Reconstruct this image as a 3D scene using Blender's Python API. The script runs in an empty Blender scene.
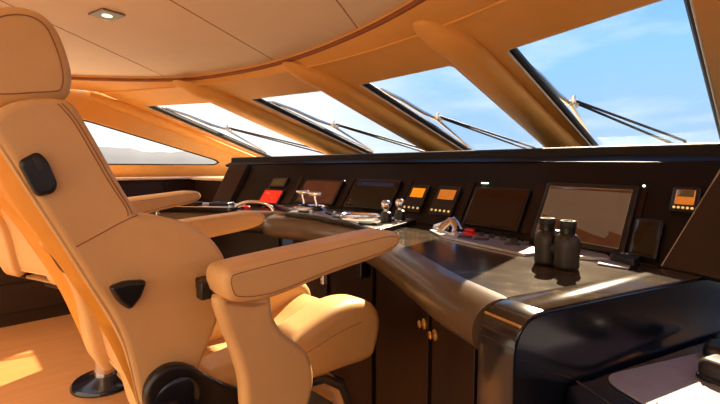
import bpy, bmesh, math, random
from mathutils import Vector as V, Matrix
random.seed(4)
PI = math.pi
SC = bpy.context.scene
COL = SC.collection

# ------------------------------------------------------------------ camera
F = 437.0
YAW, PIT, CH = math.radians(46), math.radians(4.6), 1.15
FW = V((-math.sin(YAW)*math.cos(PIT), math.cos(YAW)*math.cos(PIT), -math.sin(PIT)))
RT = V((math.cos(YAW), math.sin(YAW), 0))
UP = RT.cross(FW)
EYE = V((0, 0, CH))
cd = bpy.data.cameras.new('camera'); cam = bpy.data.objects.new('camera', cd); COL.objects.link(cam)
cam.location = EYE; cam.rotation_euler = (PI/2-PIT, 0, YAW)
cd.sensor_width = 36; cd.lens = 36*F/720; cd.clip_start = .02; cd.clip_end = 20000
SC.camera = cam

# measuring: a photo point meets a known plane of the cabin (all results are real metres)
def ray(x, y): return RT*((x-360)/F) + UP*((202-y)/F) + FW
def onX(x, y, X): d = ray(x, y); return EYE + d*(X/d.x)
def onZ(x, y, Z): d = ray(x, y); return EYE + d*((Z-CH)/d.z)
def yz(pts, X): return [(p.y, p.z) for p in (onX(x, y, X) for x, y in pts)]

# ------------------------------------------------------------------ materials
def srgb(r, g, b):
    f = lambda c: c/12.92 if c <= .04045 else ((c+.055)/1.055)**2.4
    return (f(r/255), f(g/255), f(b/255), 1)
def nd(t, kind, **kw):
    n = t.nodes.new(kind)
    for k, v in kw.items():
        if k in n.inputs: n.inputs[k].default_value = v
        else: setattr(n, k, v)
    return n
def mat(name, col, rough=.5, metal=0, var=.12, scale=12, bump=0, bscale=300, coat=0, spec=.5, emit=None, stretch=None, col2=None):
    m = bpy.data.materials.new(name); m.use_nodes = True; t = m.node_tree
    b = t.nodes['Principled BSDF']; L = t.links.new
    b.inputs['Roughness'].default_value = rough; b.inputs['Metallic'].default_value = metal
    b.inputs['Coat Weight'].default_value = coat; b.inputs['Coat Roughness'].default_value = .08
    b.inputs['Specular IOR Level'].default_value = spec
    tc = nd(t, 'ShaderNodeTexCoord'); mp = nd(t, 'ShaderNodeMapping')
    if stretch: mp.inputs['Scale'].default_value = stretch
    L(tc.outputs['Object'], mp.inputs['Vector'])
    no = nd(t, 'ShaderNodeTexNoise', Scale=scale, Detail=6.0, Roughness=.6); L(mp.outputs[0], no.inputs['Vector'])
    rp = nd(t, 'ShaderNodeValToRGB')
    a = col; c2 = col2 or tuple(min(1, c*(1+var)) for c in col[:3])+(1,)
    a = tuple(c*(1-var) for c in col[:3])+(1,) if not col2 else col
    rp.color_ramp.elements[0].color = a; rp.color_ramp.elements[0].position = .3
    rp.color_ramp.elements[1].color = c2; rp.color_ramp.elements[1].position = .7
    L(no.outputs['Fac'], rp.inputs['Fac']); L(rp.outputs[0], b.inputs['Base Color'])
    if bump:
        n2 = nd(t, 'ShaderNodeTexNoise', Scale=bscale, Detail=3.0); L(tc.outputs['Object'], n2.inputs['Vector'])
        bp = nd(t, 'ShaderNodeBump', Strength=bump, Distance=.002); L(n2.outputs['Fac'], bp.inputs['Height']); L(bp.outputs[0], b.inputs['Normal'])
    if emit:
        b.inputs['Emission Color'].default_value = emit[0]; b.inputs['Emission Strength'].default_value = emit[1]
    return m
M = {}
M['leather'] = mat('tan_leather', srgb(222,180,122), .42, var=.05, scale=5, bump=.25, bscale=420, spec=.4)
M['shell'] = mat('orange_leather', srgb(238,164,62), .45, var=.06, scale=5, bump=.25, bscale=420)
M['stitch'] = mat('seam_thread', srgb(158,108,64), .7)
M['trim'] = mat('orange_trim_leather', srgb(240,178,92), .5, var=.05, scale=4, bump=.2, bscale=350, spec=.35)
M['ceil'] = mat('cream_ceiling', srgb(246,226,198), .6, var=.03, scale=3)
M['rim'] = mat('brown_rim', srgb(150,84,36), .55)
M['floor'] = mat('tan_floor', srgb(190,128,74), .45, var=.1, scale=5, stretch=(8,.6,1), bump=.1, bscale=60)
M['wall'] = mat('dark_wall_wood', srgb(46,29,18), .38, var=.3, scale=4, stretch=(1,1,8), spec=.3)
M['ledge'] = mat('pale_ledge', srgb(232,206,170), .35)
M['black'] = mat('black_plastic', srgb(22,21,22), .35, bump=.1)
M['endp'] = mat('brown_end_panel', srgb(50,35,27), .4, spec=.25, var=.1)
M['gloss'] = mat('gloss_black', srgb(15,18,28), .2, coat=.25, var=.2, scale=3)
M['hood'] = mat('dark_hood_leather', srgb(11,10,10), .5, spec=.3, bump=.3, bscale=500, var=.15)
M['panel'] = mat('dark_brown_panel', srgb(12,8,6), .38, spec=.25, var=.15, scale=5)
M['bolster'] = mat('bronze_leather', srgb(94,78,60), .34, .3, bump=.2, bscale=450, var=.08, coat=.15)
M['cab'] = mat('dark_cabinet_wood', srgb(30,17,10), .35, var=.25, scale=5, stretch=(1,1,.15), spec=.25)
M['chrome'] = mat('chrome', (.82,.82,.84,1), .12, 1, var=.04)
M['steel'] = mat('brushed_steel', (.55,.53,.50,1), .3, 1, var=.1, scale=40)
M['brass'] = mat('brass', srgb(236,206,140), .28, 1, var=.1)
M['rubber'] = mat('black_rubber', srgb(16,16,18), .6)
M['bright_edge'] = mat('pale_gasket', srgb(225,205,180), .4)
M['red'] = mat('red_plastic', srgb(210,24,22), .35)
M['pad'] = mat('grey_pad', srgb(142,142,162), .5, var=.08, scale=30, bump=.3, bscale=160)
M['paper'] = mat('pale_card', srgb(128,128,142), .6, var=.04)
M['grip'] = mat('dark_grip', srgb(44,36,34), .4)
M['bino'] = mat('rubber_armour', srgb(38,32,25), .45, bump=.5, bscale=260, var=.2, scale=30)
M['button'] = mat('cream_button', srgb(236,214,150), .4, emit=(srgb(255,214,130), .35))
M['silver'] = mat('silver_plate', srgb(196,192,190), .3, .7, var=.15, scale=50)
M['sea'] = mat('sea_water', srgb(120,140,155), .15, var=.2, scale=.02)
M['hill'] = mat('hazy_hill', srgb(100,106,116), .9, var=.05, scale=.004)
M['white'] = mat('white_gelcoat', srgb(232,230,224), .3)
M['teak'] = mat('teak_deck', srgb(205,184,154), .6, var=.12, scale=3, stretch=(10,.5,1))
M['bezel'] = mat('bronze_bezel', (.30,.24,.18,1), .35, 1, var=.05)
M['joint'] = mat('panel_joint', srgb(176,136,98), .7)
M['led'] = mat('led', srgb(200,255,220), .4, emit=(srgb(220,240,220), 1.5))
M['lens'] = mat('lamp_lens', srgb(255,240,200), .4, emit=(srgb(255,226,160), 2))

# stone worktop: dark with pale scratches and mottling
def stone():
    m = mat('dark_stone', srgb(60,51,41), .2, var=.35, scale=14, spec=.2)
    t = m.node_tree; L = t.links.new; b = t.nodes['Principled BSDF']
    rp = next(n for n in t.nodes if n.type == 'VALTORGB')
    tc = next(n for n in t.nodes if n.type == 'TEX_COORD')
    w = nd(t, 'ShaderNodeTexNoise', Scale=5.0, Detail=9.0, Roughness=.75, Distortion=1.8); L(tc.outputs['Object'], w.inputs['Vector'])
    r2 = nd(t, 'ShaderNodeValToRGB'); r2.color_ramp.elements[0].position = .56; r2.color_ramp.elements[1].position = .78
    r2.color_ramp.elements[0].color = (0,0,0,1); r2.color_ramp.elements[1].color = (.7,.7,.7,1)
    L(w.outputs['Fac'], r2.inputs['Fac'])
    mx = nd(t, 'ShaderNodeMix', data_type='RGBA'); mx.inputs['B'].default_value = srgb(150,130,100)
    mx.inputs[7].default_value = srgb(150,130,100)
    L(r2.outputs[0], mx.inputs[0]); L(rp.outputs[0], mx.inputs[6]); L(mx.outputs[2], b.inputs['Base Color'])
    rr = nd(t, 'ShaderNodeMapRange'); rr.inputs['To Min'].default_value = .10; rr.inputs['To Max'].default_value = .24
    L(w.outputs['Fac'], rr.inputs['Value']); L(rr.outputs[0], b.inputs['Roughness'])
    return m
M['stone'] = stone()

def glass():
    m = bpy.data.materials.new('clear_glass'); m.use_nodes = True; t = m.node_tree; L = t.links.new
    t.nodes.remove(t.nodes['Principled BSDF']); out = t.nodes['Material Output']
    tr = nd(t, 'ShaderNodeBsdfTransparent', Color=(.97,.985,.98,1)); gl = nd(t, 'ShaderNodeBsdfGlossy', Roughness=.02)
    lw = nd(t, 'ShaderNodeLayerWeight', Blend=.5); fr = nd(t, 'ShaderNodeMath', operation='POWER'); fr.inputs[1].default_value = 5; L(lw.outputs['Facing'], fr.inputs[0]); fm = nd(t, 'ShaderNodeMath', operation='MULTIPLY'); fm.inputs[1].default_value = .18; L(fr.outputs[0], fm.inputs[0]); mx = nd(t, 'ShaderNodeMixShader')
    tc = nd(t, 'ShaderNodeTexCoord'); no = nd(t, 'ShaderNodeTexNoise', Scale=3.0); L(tc.outputs['Object'], no.inputs['Vector'])
    mr = nd(t, 'ShaderNodeMapRange'); mr.inputs['To Min'].default_value = .01; mr.inputs['To Max'].default_value = .04
    L(no.outputs['Fac'], mr.inputs['Value']); L(mr.outputs[0], gl.inputs['Roughness'])
    L(fm.outputs[0], mx.inputs[0]); L(tr.outputs[0], mx.inputs[1]); L(gl.outputs[0], mx.inputs[2]); L(mx.outputs[0], out.inputs['Surface'])
    return m
M['glass'] = glass()

def screen_mat(name, col, e=0.0, col2=None, scale=14, rough=.12):
    return mat(name, col, rough, var=.2, scale=scale, col2=col2, emit=(col, e) if e else None, spec=.5)
M['scr_black'] = screen_mat('screen_off_black', srgb(14,10,9))
M['scr_maroon'] = screen_mat('screen_off_maroon', srgb(34,10,8))
M['scr_brown'] = screen_mat('screen_brown', srgb(92,54,38), .12)
M['scr_grey'] = screen_mat('screen_chart', srgb(112,98,82), .12, srgb(104,92,78))
M['scr_land'] = screen_mat('screen_chart_land', srgb(84,50,34), .12)
M['scr_orange'] = screen_mat('screen_orange', srgb(226,132,24), .55)
M['scr_amber'] = screen_mat('screen_amber', srgb(190,112,40), .4)
M['scr_red'] = screen_mat('screen_red', srgb(222,40,24), .55)
M['scr_blue'] = screen_mat('screen_blue', srgb(24,38,66), .25)
M['scr_olive'] = screen_mat('screen_olive', srgb(84,72,44), .15)
M['scr_mark'] = mat('screen_mark', srgb(150,140,126), .5, emit=(srgb(170,164,150), .7))

# ------------------------------------------------------------------ mesh helpers
class MB:
    def __init__(s): s.v = []; s.f = []
    def add(s, vs, fs):
        o = len(s.v); s.v += [tuple(v) for v in vs]; s.f += [tuple(i+o for i in f) for f in fs]; return s
    def box(s, c, size, R=None):
        hx, hy, hz = (a/2 for a in size); c = V(c); vs = []
        for x in (-hx, hx):
            for y in (-hy, hy):
                for z in (-hz, hz):
                    p = V((x, y, z)); vs.append(c + (R @ p if R else p))
        return s.add(vs, [(0,1,3,2),(4,6,7,5),(0,4,5,1),(2,3,7,6),(0,2,6,4),(1,5,7,3)])
    def rings(s, rings, closed=True, cap=True):
        n = len(rings[0]); vs = [p for r in rings for p in r]; fs = []
        for i in range(len(rings)-1):
            for j in range(n if closed else n-1):
                k = (j+1) % n; fs.append((i*n+j, i*n+k, (i+1)*n+k, (i+1)*n+j))
        if cap:
            fs.append(tuple(range(n))); fs.append(tuple((len(rings)-1)*n+j for j in range(n)))
        return s.add(vs, fs)
    def lathe(s, prof, o, axis=(0,0,1), n=28, sx=1, sy=1):
        ax = V(axis).normalized(); a = ax.orthogonal().normalized(); b = ax.cross(a); o = V(o)
        return s.rings([[o + ax*h + (a*math.cos(2*PI*i/n)*sx + b*math.sin(2*PI*i/n)*sy)*max(r, 1e-4) for i in range(n)] for r, h in prof])
    def tube(s, pts, r, n=8, closed=False):
        pts = [V(p) for p in pts]; m = len(pts); R = []
        nrm = None
        for i, p in enumerate(pts):
            if closed: t = pts[(i+1) % m] - pts[i-1]
            else: t = pts[min(i+1, m-1)] - pts[max(i-1, 0)]
            t.normalize()
            if nrm is None: nrm = t.orthogonal().normalized()
            nrm = (nrm - t*nrm.dot(t)).normalized(); b = t.cross(nrm)
            rr = r[i] if isinstance(r, (list, tuple)) else r
            R.append([p + (nrm*math.cos(2*PI*k/n) + b*math.sin(2*PI*k/n))*rr for k in range(n)])
        if closed: R.append(R[0]); return s.rings(R, cap=False)
        return s.rings(R)
    def pillow(s, out, fm, w0, w1, r, n=5, r1=None):
        # 2-D outline -> padded solid between w0 and w1 with rounded rims
        out = ccw(out); r1 = r if r1 is None else r1; R = []
        def ring(ins, w): return [fm(u, v, w) for u, v in inset(out, ins)]
        sg = 1 if w1 > w0 else -1
        R.append(ring(r*1.03, w0))
        for i in range(n+1):
            a = PI/2*i/n; R.append(ring(r*(1-math.sin(a)), w0+sg*r*(1-math.cos(a))))
        for i in range(n, -1, -1):
            a = PI/2*i/n; R.append(ring(r1*(1-math.sin(a)), w1-sg*r1*(1-math.cos(a))))
        R.append(ring(r1*1.03, w1))
        return s.rings(R)
    def build(s, name, m, parent=None, origin=None, smooth=True, bevel=0, seg=2, angle=40, subs=0):
        if origin is None:
            if parent is not None:
                p = parent; origin = V((0,0,0))
                while p: origin = origin + p.location; p = p.parent
            else:
                xs, ys, zs = zip(*s.v); origin = V(((min(xs)+max(xs))/2, (min(ys)+max(ys))/2, min(zs)))
        origin = V(origin)
        me = bpy.data.meshes.new(name); me.from_pydata([V(v)-origin for v in s.v], [], s.f)
        bm = bmesh.new(); bm.from_mesh(me); bmesh.ops.remove_doubles(bm, verts=bm.verts, dist=1e-6); bmesh.ops.recalc_face_normals(bm, faces=bm.faces); bmesh.ops.triangulate(bm, faces=[f for f in bm.faces if len(f.verts) > 12], ngon_method='BEAUTY'); bmesh.ops.recalc_face_normals(bm, faces=bm.faces); bm.to_mesh(me); bm.free()
        me.materials.append(M[m] if isinstance(m, str) else m)
        if smooth:
            me.polygons.foreach_set('use_smooth', [True]*len(me.polygons)); me.set_sharp_from_angle(angle=math.radians(angle))
        o = bpy.data.objects.new(name, me); COL.objects.link(o)
        if parent is not None: o.parent = parent
        else: o.location = origin
        if bevel:
            b = o.modifiers.new('bevel', 'BEVEL'); b.width = bevel; b.segments = seg; b.limit_method = 'ANGLE'; b.harden_normals = False
        if subs:
            b = o.modifiers.new('subd', 'SUBSURF'); b.levels = b.render_levels = subs
        return o
def area(p): return sum(p[i-1][0]*p[i][1]-p[i][0]*p[i-1][1] for i in range(len(p)))/2
def ccw(p): return p if area(p) > 0 else p[::-1]
def inset(p, d):
    if abs(d) < 1e-7: return p
    n = len(p); o = []
    for i in range(n):
        a, b, c = p[i-1], p[i], p[(i+1) % n]
        e1 = V((b[0]-a[0], b[1]-a[1])); e2 = V((c[0]-b[0], c[1]-b[1]))
        if e1.length < 1e-9: e1 = e2.copy()
        if e2.length < 1e-9: e2 = e1.copy()
        e1.normalize(); e2.normalize(); n1 = V((-e1.y, e1.x)); n2 = V((-e2.y, e2.x)); q = n1+n2
        if q.length < 1e-6: q = n1.copy()
        q.normalize(); k = d/max(.6, q.dot(n1)); o.append((b[0]+q.x*k, b[1]+q.y*k))
    return o
def cat(p, n=5, closed=True):
    o = []; m = len(p); p = [V(q) for q in p]
    for i in range(m if closed else m-1):
        if closed: a, b, c, d = p[i-1], p[i], p[(i+1) % m], p[(i+2) % m]
        else: a, b, c, d = p[max(i-1,0)], p[i], p[i+1], p[min(i+2,m-1)]
        for k in range(n):
            t = k/n; o.append(tuple(.5*((2*b)+(c-a)*t+(2*a-5*b+4*c-d)*t*t+(3*b-a-3*c+d)*t**3)))
    if not closed: o.append(tuple(p[-1]))
    return o
def rrect(x0, y0, x1, y1, r, n=5):
    o = []
    for cx, cy, a in ((x1-r,y1-r,0),(x0+r,y1-r,PI/2),(x0+r,y0+r,PI),(x1-r,y0+r,3*PI/2)):
        for i in range(n+1): t = a+PI/2*i/n; o.append((cx+r*math.cos(t), cy+r*math.sin(t)))
    return o
def rpoly(p, r, n=5):
    p = ccw(p); m = len(p); o = []; rs = r if isinstance(r, (list, tuple)) else [r]*m
    for i in range(m):
        a, b, c = V(p[i-1]), V(p[i]), V(p[(i+1) % m]); u = (a-b); w = (c-b); k = min(rs[i], u.length*.45, w.length*.45)
        s, e = b+u.normalized()*k, b+w.normalized()*k
        for j in range(n+1):
            t = j/n; q = s*(1-t)**2 + b*2*t*(1-t) + e*t*t; o.append((q.x, q.y))
    return o
def tag(o, label=None, c=None, group=None, kind=None):
    if label: o['label'] = label
    if c: o['category'] = c
    if group: o['group'] = group
    if kind: o['kind'] = kind
    return o
def thing(name, loc, label, c, group=None, rz=0):
    o = bpy.data.objects.new(name, None); COL.objects.link(o); o.location = loc; o.empty_display_size = .1
    return tag(o, label, c, group)
def copy_tree(o, parent=None):
    c = o.copy(); COL.objects.link(c); c.parent = parent
    for ch in list(o.children): copy_tree(ch, c)
    return c
def struct(o): o['kind'] = 'structure'; return o
def YZ(u, v, w): return V((w, u, v))
def XY(u, v, w): return V((u, v, w))

# ------------------------------------------------------------------ the cabin's curves
XC, K = -1.8, .14
def arc(X, Yp): return Yp - K*(X-XC)**2
YH, ZH, SL = 1.615, 1.74, .292
WL, WR, AFT = -3.97, .75, -1.7
def wind(X, Yp, off=0):                      # windscreen surface; off is measured along its outward normal
    n = V((0, SL, 1)).normalized()
    d = max(0, Yp-1.9)                       # the panes fan out a little towards the bow
    X = X - .05*d - .09*d*max(0, min(1, (-X-3.2)/.6)) + .07*d*max(0, min(1, X+.5))
    return V((X, arc(X, Yp), ZH-SL*(Yp-YH))) + n*off
NX = V((0, SL, 1)).normalized()

# ------------------------------------------------------------------ setting: floor, walls
mb = MB(); mb.box(((WL+WR)/2, (AFT+3.4)/2, -.05), (WR-WL+.4, 3.4-AFT, .1))
struct(mb.build('floor', 'floor', smooth=False))

def wall_lower(name, X, side):
    mb = MB(); mb.box((X+side*.06, (AFT+2.4)/2, .52), (.1, 2.4-AFT, 1.04))
    y = AFT+.02
    while y < 2.3:                            # raised panels with shadow gaps
        for z0, z1 in ((.1,.30),(.315,.46),(.475,.62),(.70,.86),(.875,1.02)):
            mb.box((X+side*.006, y+.19, (z0+z1)/2), (.016, .37, z1-z0))
        y += .39
    return struct(mb.build(name, 'wall', smooth=False, bevel=.002))
wall_lower('wall_left', WL, -1)
wall_lower('wall_right', WR, 1)
for name, X, s in (('trim_1', WL, 1), ('trim_2', WR, -1)):
    mb = MB(); mb.box((X-s*.09, (AFT+2.35)/2, 1.05), (.28, 2.35-AFT, .022))
    struct(mb.build(name, 'ledge', bevel=.006))
mb = MB(); mb.box((-3.585, 2.5, .515), (.74, 1.6, 1.03)); struct(mb.build('wall_sun_block', 'wall', bevel=.01))  # block added beside the dash to keep sun off the floor
mb = MB(); mb.box((-3.585, 2.48, 1.045), (.76, 1.62, .025)); struct(mb.build('trim_16', 'ledge', bevel=.006))
mb = MB(); mb.box((WL+.02, (AFT+1.6)/2, .665), (.05, 1.6-AFT, .035))
struct(mb.build('trim_3', 'leather', bevel=.008))

# side walls above the ledge with a tapering window each
def wall_upper(name, wname, tname, X, side):
    hole = [(-1.2,1.166),(2.0,1.166),(2.06,1.195),(2.0,1.228),(.88,1.517),(.1,1.64),(-1.2,1.66)]
    hole = ccw(rpoly(hole, [.06,.02,.04,.02,.1,.1,.1], 6))
    outer = [(AFT,1.06),(2.62,1.06),(2.62,1.262)]
    outer += [(arc(X, yp), ZH-SL*(yp-YH)) for yp in (3.0,2.4,2.0,YH)] + [(AFT,1.80)]
    # plate with a hole: bridge by triangle fill
    wx = lambda x, y: x + side*.13*max(0, y-.7)
    def plate(x):
        bm = bmesh.new(); loops = []
        for lp in (outer, hole):
            vs = [bm.verts.new((wx(x, y), y, z)) for y, z in lp]
            loops.append([bm.edges.new((vs[i-1], vs[i])) for i in range(len(vs))])
        bmesh.ops.triangle_fill(bm, use_beauty=True, edges=loops[0]+loops[1])
        bm.verts.index_update()
        r = ([v.co.copy() for v in bm.verts], [[v.index for v in f.verts] for f in bm.faces]); bm.free(); return r
    mb = MB(); a = plate(X); b = plate(X+side*.05); mb.add(*a); mb.add(*b)
    mb.rings([[V((wx(X,y),y,z)) for y,z in hole], [V((wx(X+side*.05,y),y,z)) for y,z in hole]], cap=False)
    struct(mb.build(name, 'trim', smooth=False))
    g = MB(); g.add([(wx(X+side*.035,y),y,z) for y,z in inset(hole,-.01)], [tuple(range(len(hole)))])
    w = struct(g.build(wname, 'glass', smooth=False))
    t = MB(); t.tube([(wx(X+side*.03,y),y,z) for y,z in inset(hole,.004)], .008, closed=True)
    t.build('gasket', 'rubber', w)
    # padded corner pillar along the windscreen's edge
    pts = [wind(X+side*.06, yp, -.02) for yp in (1.6,1.9,2.2,2.5,2.8,3.1,3.35)]
    p = MB(); p.tube(pts, .05, n=16); struct(p.build(tname, 'trim'))
wall_upper('wall_port', 'window_6', 'trim_4', WL, -1)
wall_upper('wall_starboard', 'window_7', 'trim_5', WR, 1)

# ceiling disc, recessed above a surrounding soffit
disc = [(-3.86,-.9),(-3.86,-.2),(-3.84,.3),(-3.79,.66),(-3.6,.97),(-3.35,1.24),(-3.1,1.40),(-2.6,1.525),(-2.1,1.55),(-1.6,1.495),(-1.15,1.39),(-.7,1.22),(-.25,.95),(.1,.6),(.4,.1),(.6,-.4),(.66,-.9)]
dc = cat([V(p) for p in disc], 6, closed=False)
dl = [(-3.86,AFT)]+dc+[(.66,AFT)]
ZC = 1.81
mb = MB(); n = len(dl)
mb.rings([[V((x,y,ZC)) for x,y in dl], [V((x,y,ZC+.05)) for x,y in dl]])
struct(mb.build('ceiling', 'ceil', smooth=False))
# thin joints between ceiling panels
for i, (a, b) in enumerate((((-1.75,-.3),(-3.32,1.22)), ((-1.38,0.05),(-2.36,1.53)), ((-.2,-.6),(-1.55,1.48)))):
    d = V((b[0]-a[0], b[1]-a[1], 0)); m_ = MB()
    m_.box(((a[0]+b[0])/2, (a[1]+b[1])/2, ZC), (d.length, .005, .003), Matrix.Rotation(math.atan2(d.y, d.x), 3, 'Z'))
    struct(m_.build('trim_%d' % (6+i), 'joint', smooth=False))
# soffit ring
fr = [i for i, (x, y) in enumerate(dl) if not (y < .86 and x < -2) and not (y < .6 and x > -.6)]
outer = []
for i, (x, y) in enumerate(dl):
    if i in fr: outer.append(wind(WL+(WR-WL)*(i-fr[0])/(len(fr)-1), YH))
    else: outer.append(V((WL if x < -2 else WR, min(y, arc(WL, YH)), ZH)))
mb = MB()
r_top = [V((x,y,ZC+.01)) for x,y in dl]; r_in = [V((x,y,ZC-.03)) for x,y in dl]
r_lip = []
for (x,y), o in zip(dl, outer):
    d = V((o.x-x, o.y-y, 0)); d = d.normalized() if d.length > 1e-6 else V((0,1,0)); r_lip.append(V((x,y,ZC-.036))+d*.012)
mb.rings([r_top, r_in, r_lip, outer], closed=False, cap=False)
struct(mb.build('trim_9', 'trim'))
t = MB(); t.tube([p+V((0,0,.006)) for p in r_in], .012, n=8); struct(t.build('trim_10', 'rim'))

# windscreen: leather covered surround with five openings
PAN = [(.06,.70),(-.965,-.275),(-1.985,-1.275),(-2.975,-2.28),(-3.93,-3.285)]   # left, right edge of each pane
PT, PB = 1.905, 3.62
def wsurf(polyX, off): return [wind(x, y, off) for x, y in polyX]
bm = bmesh.new()
edges = []
def loop2(lp):
    vs = [bm.verts.new((x, y, 0)) for x, y in lp]
    return [bm.edges.new((vs[i-1], vs[i])) for i in range(len(vs))]
N = 48
outl = [(WL+(WR-WL)*i/N, YH) for i in range(N+1)] + [(WR-(WR-WL)*i/N, 3.75) for i in range(N+1)]
holes = [ccw(rrect(a, PT, b, PB, .035, 6)) for a, b in PAN]
edges += loop2(outl)
for h in holes: edges += loop2(h)
bmesh.ops.triangle_fill(bm, use_beauty=True, edges=edges)
bm.verts.index_update()
flat = [(v.co.x, v.co.y) for v in bm.verts]; fc = [[v.index for v in f.verts] for f in bm.faces]; bm.free()
mb = MB(); mb.add(wsurf(flat, 0), fc); mb.add(wsurf(flat, .05), fc)
for h in holes: mb.rings([wsurf(h, 0), wsurf(h, .05)], cap=False)
struct(mb.build('wall_front', 'trim', smooth=False))
# header lap where soffit meets the raked panel
t = MB(); t.tube([wind(WL+(WR-WL)*i/40, YH+.004, -.003) for i in range(41)], .006, n=6); struct(t.build('trim_11', 'trim'))
for i, h in enumerate(holes):
    a, b = PAN[i]; g = MB(); q = rrect(a-.01, PT-.01, b+.01, PB+.01, .04, 6)
    g.add(wsurf(q, .045), [tuple(range(len(q)))])
    w = struct(g.build('window_%d' % (i+1), 'glass', smooth=False))
    s = MB(); s.tube(wsurf(inset(h, .012), .030), .017, closed=True); s.build('gasket', 'rubber', w)
    s = MB(); s.tube(wsurf(inset(h, .003), .004), .0055, closed=True); s.build('bead', 'bright_edge', w)
# padded mullions: half round beams that end in a slanted tip under the soffit
for i, xm in enumerate((-.10, -1.13, -2.14, -3.14)):
    R = []; n = 16
    for yp, wd, dp in ((1.535,.012,.018),(1.545,.035,.024),(1.58,.060,.036),(1.63,.076,.048),(1.68,.088,.062),(1.76,.094,.066),(1.85,.096,.072),(2.2,.10,.078),(2.7,.105,.08),(3.34,.115,.085)):
        R.append([wind(xm-.28*max(0, 1.78-yp)+wd*math.cos(PI*k/n), yp, .004-dp*math.sin(PI*k/n)**.75) for k in range(n+1)])
    mb = MB(); mb.rings(R, closed=True); struct(mb.build('trim_%d' % (12+i), 'trim', angle=60))

# ------------------------------------------------------------------ outside: wipers, sea, hills
WL_LABEL = ['twin arm black wiper on the rightmost big windscreen pane', 'twin arm black wiper on the second windscreen pane from the right',
            'twin arm dark wiper on the third windscreen pane from the right', 'smallest wiper, on the overexposed leftmost windscreen pane']
def make_wiper(a, label):
    o = thing('windscreen_wiper', wind(a+.05, 2.4, .06), label, 'wiper', 'windscreen wipers')
    P = lambda x, y, f: wind(a+x, y, f)
    m_ = MB(); m_.tube([P(-.035,2.10,.068), P(-.03,3.36,.068)], [.010,.010], n=6); m_.build('wiper_blade', 'rubber', o)
    m_ = MB(); m_.tube([P(-.035,2.13,.080), P(-.03,2.35,.10), P(-.03,2.60,.108), P(-.01,2.74,.118)], [.010,.014,.016,.012], n=6)
    m_.tube([P(-.01,2.76,.118), P(-.015,3.0,.10), P(-.028,3.34,.078)], [.012,.010,.008], n=6); m_.build('blade_carrier', 'steel', o)
    m_ = MB(); m_.box(P(.0,2.75,.122), (.06,.05,.024)); m_.lathe([(.012,-.02),(.014,.0),(.012,.03)], P(.012,2.735,.125), NX, 10); m_.lathe([(.010,-.02),(.012,.0),(.01,.03)], P(.018,2.79,.125), NX, 10)
    m_.build('arm_joint', 'steel', o, bevel=.004)
    for dx, dy, ex, ey in ((.012,2.735,.49,3.43),(.018,2.79,.40,3.43)):
        m_ = MB(); m_.tube([P(dx,dy,.13), P(ex,ey,.10)], .008, n=8); m_.build('wiper_arm', 'rubber', o)
    m_ = MB(); m_.lathe([(.035,-.04),(.035,.0),(.02,.03)], P(.48,3.56,.08), NX, 14); m_.build('spindle_cap', 'black', o)
    m_ = MB(); m_.tube([P(.49,3.43,.10), P(.49,3.56,.10)], .010, n=8); m_.tube([P(.40,3.43,.10), P(.46,3.56,.10)], .010, n=8); m_.build('arm_root', 'black', o)
    return o
for k in (1, 2, 3, 4): make_wiper(PAN[k][0], WL_LABEL[k-1])
mb = MB(); mb.box((-1.6, 6.4, .88), (7, 6.6, .1)); struct(mb.build('bounce_foredeck', 'white', bevel=.02))  # unseen white deck, added to bounce sunlight through the windscreen onto the ceiling
mb = MB(); mb.box((-5.0, .6, .82), (1.5, 5.0, .1)); struct(mb.build('bounce_side_deck', 'white', bevel=.02))  # unseen, added so sunlight bounces in by the port window
mb = MB(); mb.box((-1.6, -6.2, -.06), (7, 8.8, .1)); struct(mb.build('bounce_aft_deck', 'teak', bevel=.02))  # unseen, added to throw warm sunlight up at ceiling and chairs
mb = MB(); mb.add([(-6000,-3000,-6),(3000,-3000,-6),(3000,6000,-6),(-6000,6000,-6)], [(0,1,2,3)])
struct(mb.build('sea', 'sea', smooth=False))
# headland, its distance haze put into the flat grey colour
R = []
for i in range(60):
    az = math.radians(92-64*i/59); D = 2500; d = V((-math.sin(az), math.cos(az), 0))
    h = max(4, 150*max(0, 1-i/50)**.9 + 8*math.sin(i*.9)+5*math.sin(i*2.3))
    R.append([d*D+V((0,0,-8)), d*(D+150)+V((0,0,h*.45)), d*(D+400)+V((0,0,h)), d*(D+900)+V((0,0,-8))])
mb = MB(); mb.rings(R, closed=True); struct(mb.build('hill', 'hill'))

# ------------------------------------------------------------------ dashboard
DX0, DX1 = -3.09, -.11
FOOT, TP = 1.72, .7
LIPY = 1.97
def hz(X): return 1.235-.014*((X-XC)/1.6)**2
def pan(X, v, off=0):                        # instrument panel surface, v metres up from its foot
    dz = v/math.hypot(1, TP)
    nrm = V((0, -1, TP)).normalized()
    return V((X, arc(X, FOOT+TP*dz), .885+dz)) + nrm*off
def sweep(prof, x0, x1, n=40):
    return [[(lambda q: q)(f(x0+(x1-x0)*i/n)) for f in prof] for i in range(n+1)]
dash = thing('dashboard', (-1.7, 1.7, 0), 'long dark helm dashboard with overhanging black hood under the windscreen', 'dashboard')
mk = lambda Yp, dz: (lambda X: V((X, arc(X, Yp), hz(X)+dz)))
prof = [mk(3.3,-.004), mk(2.2,0), mk(LIPY+.02,0), mk(LIPY+.006,-.003), mk(LIPY,-.012), mk(LIPY,-.03), mk(LIPY-.005,-.04), mk(1.915,-.058), mk(1.93,-.075), mk(2.2,-.08), mk(3.3,-.08)]
mb = MB(); mb.rings(sweep(prof, DX0-.13, DX1+.02)); mb.build('hood', 'hood', dash, angle=50)
pk = lambda v, off: (lambda X: pan(X, v, off))
prof = [pk(0,0), pk(.345,0), pk(.345,-.03), pk(0,-.03)]
mb = MB(); mb.rings(sweep(prof, DX0, DX1)); mb.build('instrument_panel', 'panel', dash)
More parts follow.
